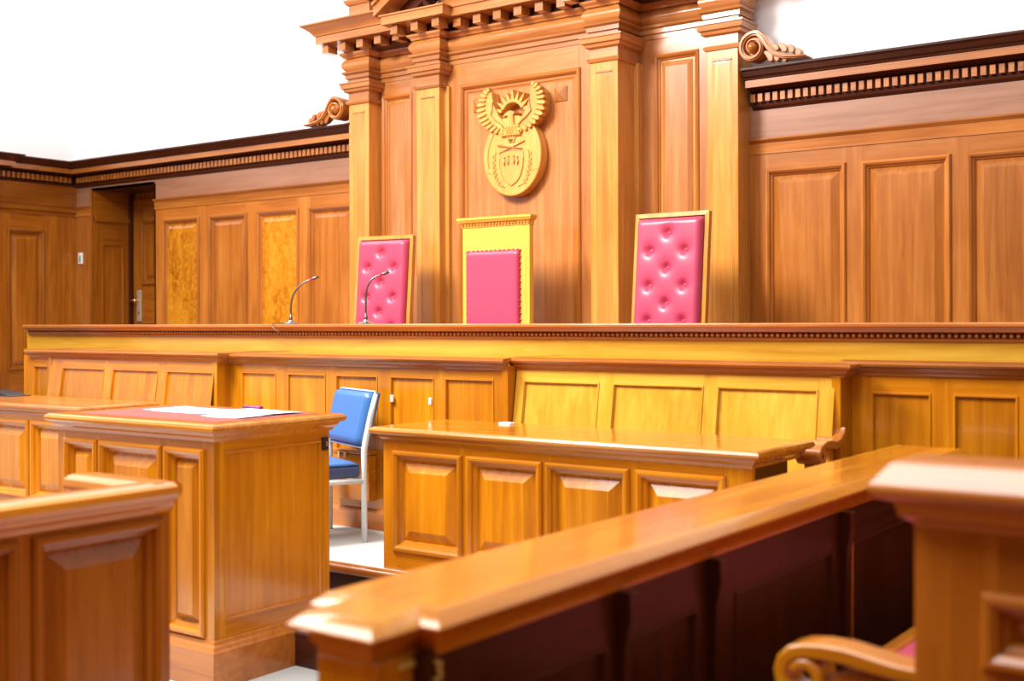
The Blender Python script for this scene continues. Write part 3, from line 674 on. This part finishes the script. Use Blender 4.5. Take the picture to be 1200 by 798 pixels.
MB().box(sx0 + .06, sx1 - .05, sy0 + .055, sy1 - .02, 1.085, 1.0895).build('leather_inlay', 'maroon', ws)
kb = bx('latch', 'black', ws, sx1, sx1 + .012, sy1 - .05, sy1 - .015, .925, .985, .003)
bx('latch_pin', 'steel', kb, sx1 + .008, sx1 + .02, sy1 - .038, sy1 - .028, .945, .965, .002)

def sheet(label, c, sx, sy, rot, z, name='paper_sheet'):
    t = thing(name, label, 'paper', (c[0], c[1], z), 'papers on the witness stand')
    r = math.radians(rot); U = (math.cos(r), math.sin(r), 0); V = (-math.sin(r), math.cos(r), 0)
    f = Fr((c[0], c[1], z), U, V, (0, 0, 1)); mb = MB(); n = 6
    rows = [[mb.V(f(-sx / 2 + sx * i / n, -sy / 2 + sy * j / n, .0008 + .004 * (abs(i - n / 2) / (n / 2)) ** 4)) for i in range(n + 1)] for j in range(n + 1)]
    for j in range(n):
        for i in range(n): mb.F(rows[j][i], rows[j][i + 1], rows[j + 1][i + 1], rows[j + 1][i])
    o = mb.build('sheet', 'paper', t, 0, True); m = o.modifiers.new('thick', 'SOLIDIFY'); m.thickness = .0012
    return t
sheet('broad white paper lying across the back of the stand top', (-4.50, 3.70), .50, .26, 0, 1.0898)
sheet('white paper at the far corner of the stand top', (-4.17, 3.78), .36, .22, -6, 1.0925)
sheet('white paper overlapping the front edge of the others on the stand', (-4.10, 3.58), .24, .20, 4, 1.0898)
pn = thing('pen_case', 'small dark purple case behind the papers on the stand', 'case', (-4.35, 3.89, 1.0895))
MB().box(-4.40, -4.28, 3.873, 3.902, 1.0895, 1.110).build('case_body', 'purple', pn, .006)

cdn = thing('paper_slip', 'tiny white card slip lying on the back edge of the middle desk', 'paper', (-3.5, 4.82, .9955))
MB().box(-3.56, -3.49, 4.80, 4.84, .9955, 1.004).build('slip', 'paper', cdn)

# ------------------------------------------------------------------ blue chair
bc = thing('office_chair', 'blue vinyl chair with pale metal frame between stand and desk', 'chair', (-4.505, 4.835, ZP))
fvec = Vector((-.40, -.9165, 0)); wvec = Vector((.9165, -.40, 0))
fc = Fr((-4.505, 4.835, ZP), tuple(-wvec), tuple(fvec), (0, 0, 1))   # u: away from the near side, v: forward, w: up
CW_, CDp = .50, .42
def tb(name, pts, r, par=bc, mat='paint'):
    return MB().tube([fc(*p) for p in pts], r, 8).build(name, mat, par, 0, True)
for u in (0.0, CW_):
    tb('back_post', [(u, 0, 0), (u, 0, .44), (u, .0, .50), (u, -.010, .56), (u, -.042, .70), (u, -.072, .810)], [.016, .016, .017, .017, .016, .013])
    tb('seat_rail', [(u, 0, .335), (u, CDp, .345)], .014)
    tb('front_leg', [(u, CDp, .0), (u, CDp, .36)], .014)
tb('cross_rail', [(0, 0, .335), (CW_, 0, .335)], .012); tb('cross_rail', [(0, CDp, .34), (CW_, CDp, .34)], .012)
def cushion(name, fr, w, h, t, par, mat, nx=14, ny=14, edge=.05, tuft=None, pip=None):
    mb = MB(); rows = []
    def hh(a, b):
        ex = min(a, 1 - a) * w; ey = min(b, 1 - b) * h; e = min(1, ex / edge); g = min(1, ey / edge)
        z = t * (math.sin(e * math.pi / 2) ** .5) * (math.sin(g * math.pi / 2) ** .5)
        if tuft:
            for (p, q) in tuft:
                d2 = ((a - p) * w) ** 2 + ((b - q) * h) ** 2; z -= t * .55 * math.exp(-d2 / (2 * .020 ** 2)) + t * .12 * math.exp(-d2 / (2 * .045 ** 2))
        return max(z, 0)
    for j in range(ny + 1):
        rows.append([mb.V(fr(w * i / nx, h * j / ny, hh(i / nx, j / ny))) for i in range(nx + 1)])
    for j in range(ny):
        for i in range(nx): mb.F(rows[j][i], rows[j][i + 1], rows[j + 1][i + 1], rows[j + 1][i])
    mb.F(*([rows[0][i] for i in range(nx, -1, -1)] + [rows[j][0] for j in range(1, ny + 1)] + [rows[ny][i] for i in range(1, nx + 1)] + [rows[j][nx] for j in range(ny - 1, 0, -1)]))
    return mb.build(name, mat, par, 0, True)
al = math.radians(14)
fb_ = Fr(fc(-.005, -.005, .515), tuple(-wvec), tuple(fvec * -math.sin(al) + Vector((0, 0, math.cos(al)))), tuple(fvec * math.cos(al) + Vector((0, 0, math.sin(al)))))
bkc = cushion('backrest', fb_, CW_ + .01, .315, .055, bc, 'blue', edge=.035)
MB().box(0, CW_ + .01, 0, .315, -.022, .004, fb_).build('back_shell', 'blue', bkc, .010)
q = .012
MB().tube([fb_(a, b, .012) for a, b in ((q, .0), (CW_, .0), (CW_ + .01, .012), (CW_ + .01, .30), (CW_ - .01, .315), (q, .315), (0, .30), (0, .012), (q, 0))], .0055, 6).build('piping', 'piping', bkc, 0, True)
fs_ = Fr(fc(0.0, .0, .355), tuple(-wvec), tuple(fvec), (0, 0, 1))
stc = MB().box(.0, CW_, .02, CDp + .02, .0, .07, fs_).build('seat', 'navy', bc, .018, seg=3)
cushion('seat_pad', Fr(fs_(0, .02, .068), tuple(-wvec), tuple(fvec), (0, 0, 1)), CW_, CDp, .02, stc, 'blue', edge=.06)

# ------------------------------------------------------------------ judges' high-backed chairs
def chair_base(t, cx, y, w):
    bx('seat', 'pink', t, cx - w / 2, cx + w / 2, y - .45, y - .03, ZJ + .38, ZJ + .48, .02)
    for a in (-1, 1):
        for yy in (y - .41, y - .06):
            bx('leg', 'redZ', t, cx + a * (w / 2 - .035) - .025, cx + a * (w / 2 - .035) + .025, yy - .025, yy + .025, ZJ, ZJ + .39, .004)
        bx('armrest', 'redY', t, cx + a * (w / 2 - .02) - .025, cx + a * (w / 2 - .02) + .025, y - .42, y - .02, ZJ + .64, ZJ + .68, .01)
        bx('arm_support', 'redZ', t, cx + a * (w / 2 - .02) - .02, cx + a * (w / 2 - .02) + .02, y - .40, y - .36, ZJ + .36, ZJ + .65, .004)
def tufted_chair(label, cx, y, zt, w, turn, tilt, wood_):
    t = thing('judge_chair', label, 'chair', (cx, y, ZJ), 'high-backed chairs behind the bench')
    chair_base(t, cx, y, w)
    a = math.radians(tilt); r = math.radians(turn); H_ = zt - (ZJ + .40)
    U = Vector((math.cos(r), math.sin(r), 0)); Fw = Vector((math.sin(r), -math.cos(r), 0)); Vv = -Fw * math.sin(a) + Vector((0, 0, math.cos(a))); Ww = Fw * math.cos(a) + Vector((0, 0, math.sin(a)))
    o = Vector((cx, y, ZJ + .40)) - U * w / 2 - Vv * 0
    f = Fr(o, U, Vv, Ww)
    Lh = H_ / math.cos(a)
    MB().box(0, w, 0, Lh, -.035, .0, f).build('back_frame', wood_ + 'Z', t, .005)
    MB().loops(f, 0, w, 0, Lh, [(0, 0), (.0, .010), (.028, .012), (.034, .0)], cap=False).build('frame_edge', wood_ + 'Z', t)
    ch = Lh - .062
    rows = [.92, .745, .59, .40, .235]
    tuf = []
    Zv = ch; step = .145
    for k in range(9):
        b = 1 - (.105 + k * .148 * .78) / Zv
        if b < .05: break
        tuf += [(.5, b)] if k % 2 == 0 else [(.24, b), (.76, b)]
    cu = cushion('cushion', Fr(f(.026, .03, 0), U, Vv, Ww), w - .052, ch, .062, t, 'pink', 44, 76, .045, tuf)
    for p, q_ in tuf:
        c = f(.026 + (w - .052) * p, .03 + ch * q_, .020)
        MB().lathe((0, 0, 0), [(.013, -.004), (.013, .004), (.009, .010), (.003, .012)], 12, Fr(c, U, Vv, Ww)).build('button', 'pink', cu, 0, True)
    return t
tufted_chair('pink tufted high-backed chair at the left, nearest the microphones', -6.225, 6.86, 2.18, .52, 7, 5, 'golden')
tufted_chair('pink tufted high-backed chair at the right, framed in pale wood', -3.735, 6.86, 2.22, .545, -1, 5, 'golden')
c2 = thing('judge_chair', 'central yellow wood chair with corniced top and nail-studded pink back', 'chair', (-5.155, 6.92, ZJ), 'high-backed chairs behind the bench')
chair_base(c2, -5.155, 6.92, .60)
cxa, cxb, cy = -5.455, -4.855, 6.92
panelled(c2, front(cy), cxa, cxb, ZJ + .40, 2.205, [(cxa + .04, cxb - .075, ZJ + .5, 2.025)], .05, 'yel', [(0, 0), (.004, -.006), (.006, -.01)], False, frame='back_frame', pm=['maroon'])
f2 = Fr((cxa + .038, cy, ZJ + .50), (1, 0, 0), (0, 0, 1), (0, -1, 0))
cu2 = cushion('cushion', f2, .487, 2.027 - ZJ - .5, .032, c2, 'pink', 30, 40, .03)
nl = MB().lathe((0, 0, 0), [(.008, 0), (.0075, .004), (.003, .008)], 8, Fr((0, 0, 0), (1, 0, 0), (0, 0, 1), (0, -1, 0))).mesh('nail', 'pink', smooth=True)
z = ZJ + .55
while z < 2.03:
    for x in (cxa + .040, cxb - .077): place(nl, 'nail', cu2, (x, cy - .002, z))
    z += .045
x = cxa + .06
while x < cxb - .08: place(nl, 'nail', cu2, (x, cy - .002, 2.026)); x += .04
MB().sweep([(cxa, cy + .05), (cxa, cy), (cxb, cy), (cxb, cy + .05)], [(0, 2.195), (.006, 2.20), (.008, 2.225), (.022, 2.235), (.030, 2.250), (.034, 2.252), (.034, 2.268), (0, 2.274)]).build('top_cornice', 'yelX', c2)
dn = MB().box(-.008, .008, -.012, 0, -.009, .009).mesh('dentil', 'redX')
x = cxa + .01
while x < cxb: place(dn, 'dentil', c2, (x, cy - .004, 2.218)); x += .028

# ------------------------------------------------------------------ microphones on the bench
ZB = 1.497
def mic(label, bx_, by, pts, cable=None):
    t = thing('gooseneck_microphone', label, 'microphone', (bx_, by, ZB), 'microphones on the bench')
    MB().lathe((bx_, by, ZB), [(.062, 0), (.062, .006), (.050, .012), (.020, .020), (.016, .028)], 28).build('base', 'steel', t, 0, 'auto')
    U = Vector((.81, .586, 0))
    P = [Vector((bx_, by, ZB)) + U * u + Vector((0, 0, h)) for u, h in pts]
    MB().tube([P[0] * .0 + Vector((bx_, by, ZB + .02)), Vector((bx_, by, ZB + .04)), Vector((bx_, by, ZB + .075))], [.014, .012, .008], 12).build('collar', 'gun', t, 0, True)
    # smooth the neck
    Q = []
    for i in range(len(P) - 1):
        p0, p1, p2, p3 = P[max(0, i - 1)], P[i], P[i + 1], P[min(len(P) - 1, i + 2)]
        for k in range(5):
            s = k / 5; Q.append(.5 * ((2 * p1) + (p2 - p0) * s + (2 * p0 - 5 * p1 + 4 * p2 - p3) * s * s + (3 * p1 - p0 - 3 * p2 + p3) * s ** 3))
    Q.append(P[-1])
    MB().tube(Q, .0065, 8).build('gooseneck', 'gun', t, 0, True)
    d = (P[-1] - P[-2]).normalized(); e = P[-1]
    hd = MB().tube([e - d * .006, e, e + d * .012, e + d * .040, e + d * .048], [.007, .0105, .0115, .0105, .005], 10).build('capsule', 'gun', t, 0, True)
    MB().tube([e - d * .022, e - d * .006], [.0095, .0105], 10).build('light_ring', 'redlamp', hd, 0, True)
    if cable:
        MB().tube(cable, .0026, 6).build('cable', 'gun', t, 0, True)
    return t
m1 = mic('curved gooseneck microphone standing alone, its cable hanging over the bench edge', -6.15, 5.86, [(0, .06), (.0, .12), (.012, .19), (.045, .25), (.10, .295), (.15, .315)],
         [(-6.15, 5.80, ZB + .008), (-6.13, 5.70, ZB + .006), (-6.115, 5.655, ZB + .002), (-6.10, 5.650, ZB - .03), (-6.07, 5.66, 1.45), (-6.04, 5.672, 1.43)])
m2 = mic('curved gooseneck microphone in front of the tufted chair by the pilaster', -5.44, 5.86, [(0, .06), (.0, .16), (.006, .23), (.03, .285), (.07, .315), (.11, .330)])

# ------------------------------------------------------------------ dock rail running towards the viewer
ZR = 1.0
dr_ = thing('dock_rail', 'broad golden dock rail running from the foreground towards the bench', 'rail', (-1.45, 3.2, 0))
rx0, rx1, ry0, ry1 = -1.60, -1.305, 1.60, 4.86
f = Fr((0, 0, 0), (1, 0, 0), (0, 1, 0), (0, 0, 1))
CAPR = [(.03, ZR - .085), (.012, ZR - .085), (.010, ZR - .065), (.0, ZR - .052), (-.002, ZR - .036), (-.018, ZR - .036), (-.027, ZR - .032), (-.029, ZR - .026), (-.026, ZR - .022), (-.002, ZR - .002), (.004, ZR)]
MB().loops(f, rx0 + .01, rx1 - .028, 1.615, ry1, CAPR).build('rail_cap', 'honeyY', dr_, 0, 'auto')
MB().loops(f, -1.520, -1.374, 1.490, 1.70, [(a, w - .001) for a, w in CAPR]).build('end_cap', 'honeyX', dr_, 0, 'auto')
bx('end_post', 'honeyZ', dr_, -1.512, -1.378, 1.500, 1.63, 0, .92, .004)
panelled(dr_, Fr((rx1 - .04, 0, 0), (0, 1, 0), (0, 0, 1), (1, 0, 0)), 1.60, ry1, 0, .92, [(1.75, 2.20, .12, .80), (2.32, 2.62, .12, .80), (2.84, 3.52, .12, .80), (3.68, 4.70, .12, .80)], .03, 'dark', SMALLM, False, gh='Y', frame='inner_frame')  # shade inside the dock put into the near-black wood colour
panelled(dr_, Fr((rx0 + .05, 0, 0), (0, -1, 0), (0, 0, 1), (-1, 0, 0)), -ry1, -1.62, 0, .92, [(-4.7, -3.9, .15, .84), (-3.75, -2.95, .15, .84), (-2.8, -2.0, .15, .84)], .03, 'honey', BOLECT, True, gh='Y', frame='outer_frame')
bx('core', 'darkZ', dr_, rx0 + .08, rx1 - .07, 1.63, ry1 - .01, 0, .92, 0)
# knee brackets under the cap, on the inner face
for yb in (2.26, 2.70, 3.60):
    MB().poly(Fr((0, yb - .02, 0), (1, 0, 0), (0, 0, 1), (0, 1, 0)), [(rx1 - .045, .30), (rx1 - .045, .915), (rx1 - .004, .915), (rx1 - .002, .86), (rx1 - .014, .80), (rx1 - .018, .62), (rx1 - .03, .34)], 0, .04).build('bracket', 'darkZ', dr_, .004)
bx('seam_strip', 'redZ', dr_, rx1 - .04, rx1 - .028, 3.655, 3.668, .1, .90, .002)
# brass number on the inner side of the end post
cu3 = bpy.data.curves.new('number_text', 'FONT'); cu3.body = '3'; cu3.size = .052; cu3.extrude = .003
to = bpy.data.objects.new('number_text', cu3); COL.objects.link(to); bpy.context.view_layer.update()
me3 = bpy.data.meshes.new_from_object(to); bpy.data.objects.remove(to)
me3.materials.clear(); me3.materials.append(M['gilt'])
no = place(me3, 'number', dr_, (rx1 - .034, 1.612, .872), (math.pi / 2, 0, math.pi / 2)); no['label'] = 'brass numeral 3'
bx('brass_plate', 'gilt', dr_, -1.379, -1.370, 1.560, 1.604, .897, .909, .002)

# far end of the dock and its raised floor
de = thing('dock_end', 'low end partition of the dock beyond the seat, shade put into its dark wood', 'partition', (-.3, 4.88, 0))
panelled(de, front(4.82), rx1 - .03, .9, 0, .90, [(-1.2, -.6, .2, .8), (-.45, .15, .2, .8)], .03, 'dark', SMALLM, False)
bx('cap', 'redX', de, rx1 - .02, .93, 4.80, 4.88, .90, .93, .006)
df = MB().box(rx1 - .04, 1.5, 2.30, 4.86, .0, .18).build('floor_dock', 'darkY'); tag(df, 'raised floor inside the dock, shade put into its dark colour', kind='structure')

# ------------------------------------------------------------------ seat and pew end on the right
sb = thing('dock_bench', 'pink cushioned dock seat with honey wood edge behind the foreground pew end', 'bench', (-.8, 3.2, .18))
bx('seat_board', 'honeyY', sb, -1.045, -.56, 2.41, 4.55, .57, .615, .006)
bx('edge_strip', 'honeyY', sb, -1.06, -1.018, 2.41, 4.55, .58, .645, .006)
MB().box(-1.017, -.58, 2.42, 4.54, .615, .642).build('cushion', 'pink', sb, .008)
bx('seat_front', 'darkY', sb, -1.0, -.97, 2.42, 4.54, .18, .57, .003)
bx('backrest', 'honeyY', sb, -.58, -.545, 2.42, 4.55, .18, 1.10, .004)

pe = thing('pew_end', 'blurred foreground pew end with thick moulded cap and scrolled arm', 'pew', (-.3, 2.27, 0))
px0, px1, py0, py1 = -.700, 1.2, 2.245, 2.34
ZC = 1.243
CAPP = [(.03, ZC - .135), (.004, ZC - .133), (-.004, ZC - .115), (-.022, ZC - .105), (-.026, ZC - .090), (-.030, ZC - .078), (-.054, ZC - .070), (-.063, ZC - .062), (-.066, ZC - .052), (-.063, ZC - .042), (-.033, ZC - .005), (-.024, ZC)]
MB().loops(f, px0, px1, py0, py1, CAPP).build('cap', 'redX', pe, 0, 'auto')
panelled(pe, front(py0), px0, px1, 0, ZC - .12, [(-.552, .10, .90, .988), (-.552, .10, .15, .82), (.26, .95, .15, .988)], .03, 'umber', BOLECT, True, frame='front_frame')  # dimness of the near pew put into the darker wood
bx('core', 'umberZ', pe, px0, px1, py0 + .03, py1, 0, ZC - .12, .002)
fa = Fr((0, 2.33, 0), (1, 0, 0), (0, 0, 1), (0, -1, 0))
curl = [(-.925 + .052 * (1 - .6 * i / 16) * math.cos(math.radians(90 + 27 * i)), .796 + .052 * (1 - .6 * i / 16) * math.sin(math.radians(90 + 27 * i))) for i in range(17)]
MB().ribbon(fa, [(-.69, .836), (-.74, .836), (-.79, .842), (-.84, .850), (-.89, .851)] + curl, [.014, .016, .017, .017, .016] + [.015 * (1 - .3 * i / 16) for i in range(17)], 0, .08).build('armrest', 'honeyX', pe, .006)
MB().poly(fa, [(-.70, .18), (-.70, .82), (-.76, .82), (-.84, .82), (-.90, .79), (-.92, .74), (-.86, .68), (-.84, .50), (-.88, .18)], .02, .06).build('arm_support', 'umberZ', pe, .005)

# ------------------------------------------------------------------ railing at the lower left
lr = thing('box_railing', 'low panelled railing corner with rounded cap at the lower left', 'railing', (-3.2, 1.4, 0))
lx, ly = -2.955, 2.315
CAPL = [(0, .935), (.004, .935), (.008, .952), (.020, .960), (.024, .974), (.038, .980), (.046, .994), (.042, 1.012), (.026, 1.022), (-.05, 1.026), (-.078, 1.022), (-.094, 1.012), (-.098, .994), (-.090, .98), (-.076, .974), (-.072, .96), (-.052, .935)]
MB().sweep([(lx, -1.0), (lx, ly)], CAPL).build('rail_cap', 'honeyY', lr, 0, 'auto')
MB().sweep([(lx + .006, ly), (lx - .40, ly)], CAPL).build('return_cap', 'honeyX', lr, 0, 'auto')
panelled(lr, side(lx), -1.0, ly, 0, .94, [(-.6, -.1, .12, .90), (.1, .55, .12, .90), (.72, 1.17, .12, .90), (1.34, 1.79, .12, .895), (1.885, 2.262, .12, .895)], .03, 'umber', BOLECT, True, gh='Y')  # shaded side of the railing painted in with the darker wood
bx('return_panel', 'umberZ', lr, lx - .40, lx - .0301, ly - .05, ly - .0, 0, .94, .003)
bx('inner_lining', 'umberZ', lr, lx - .05, lx - .03, -1.0, ly - .05, 0, .94, 0)
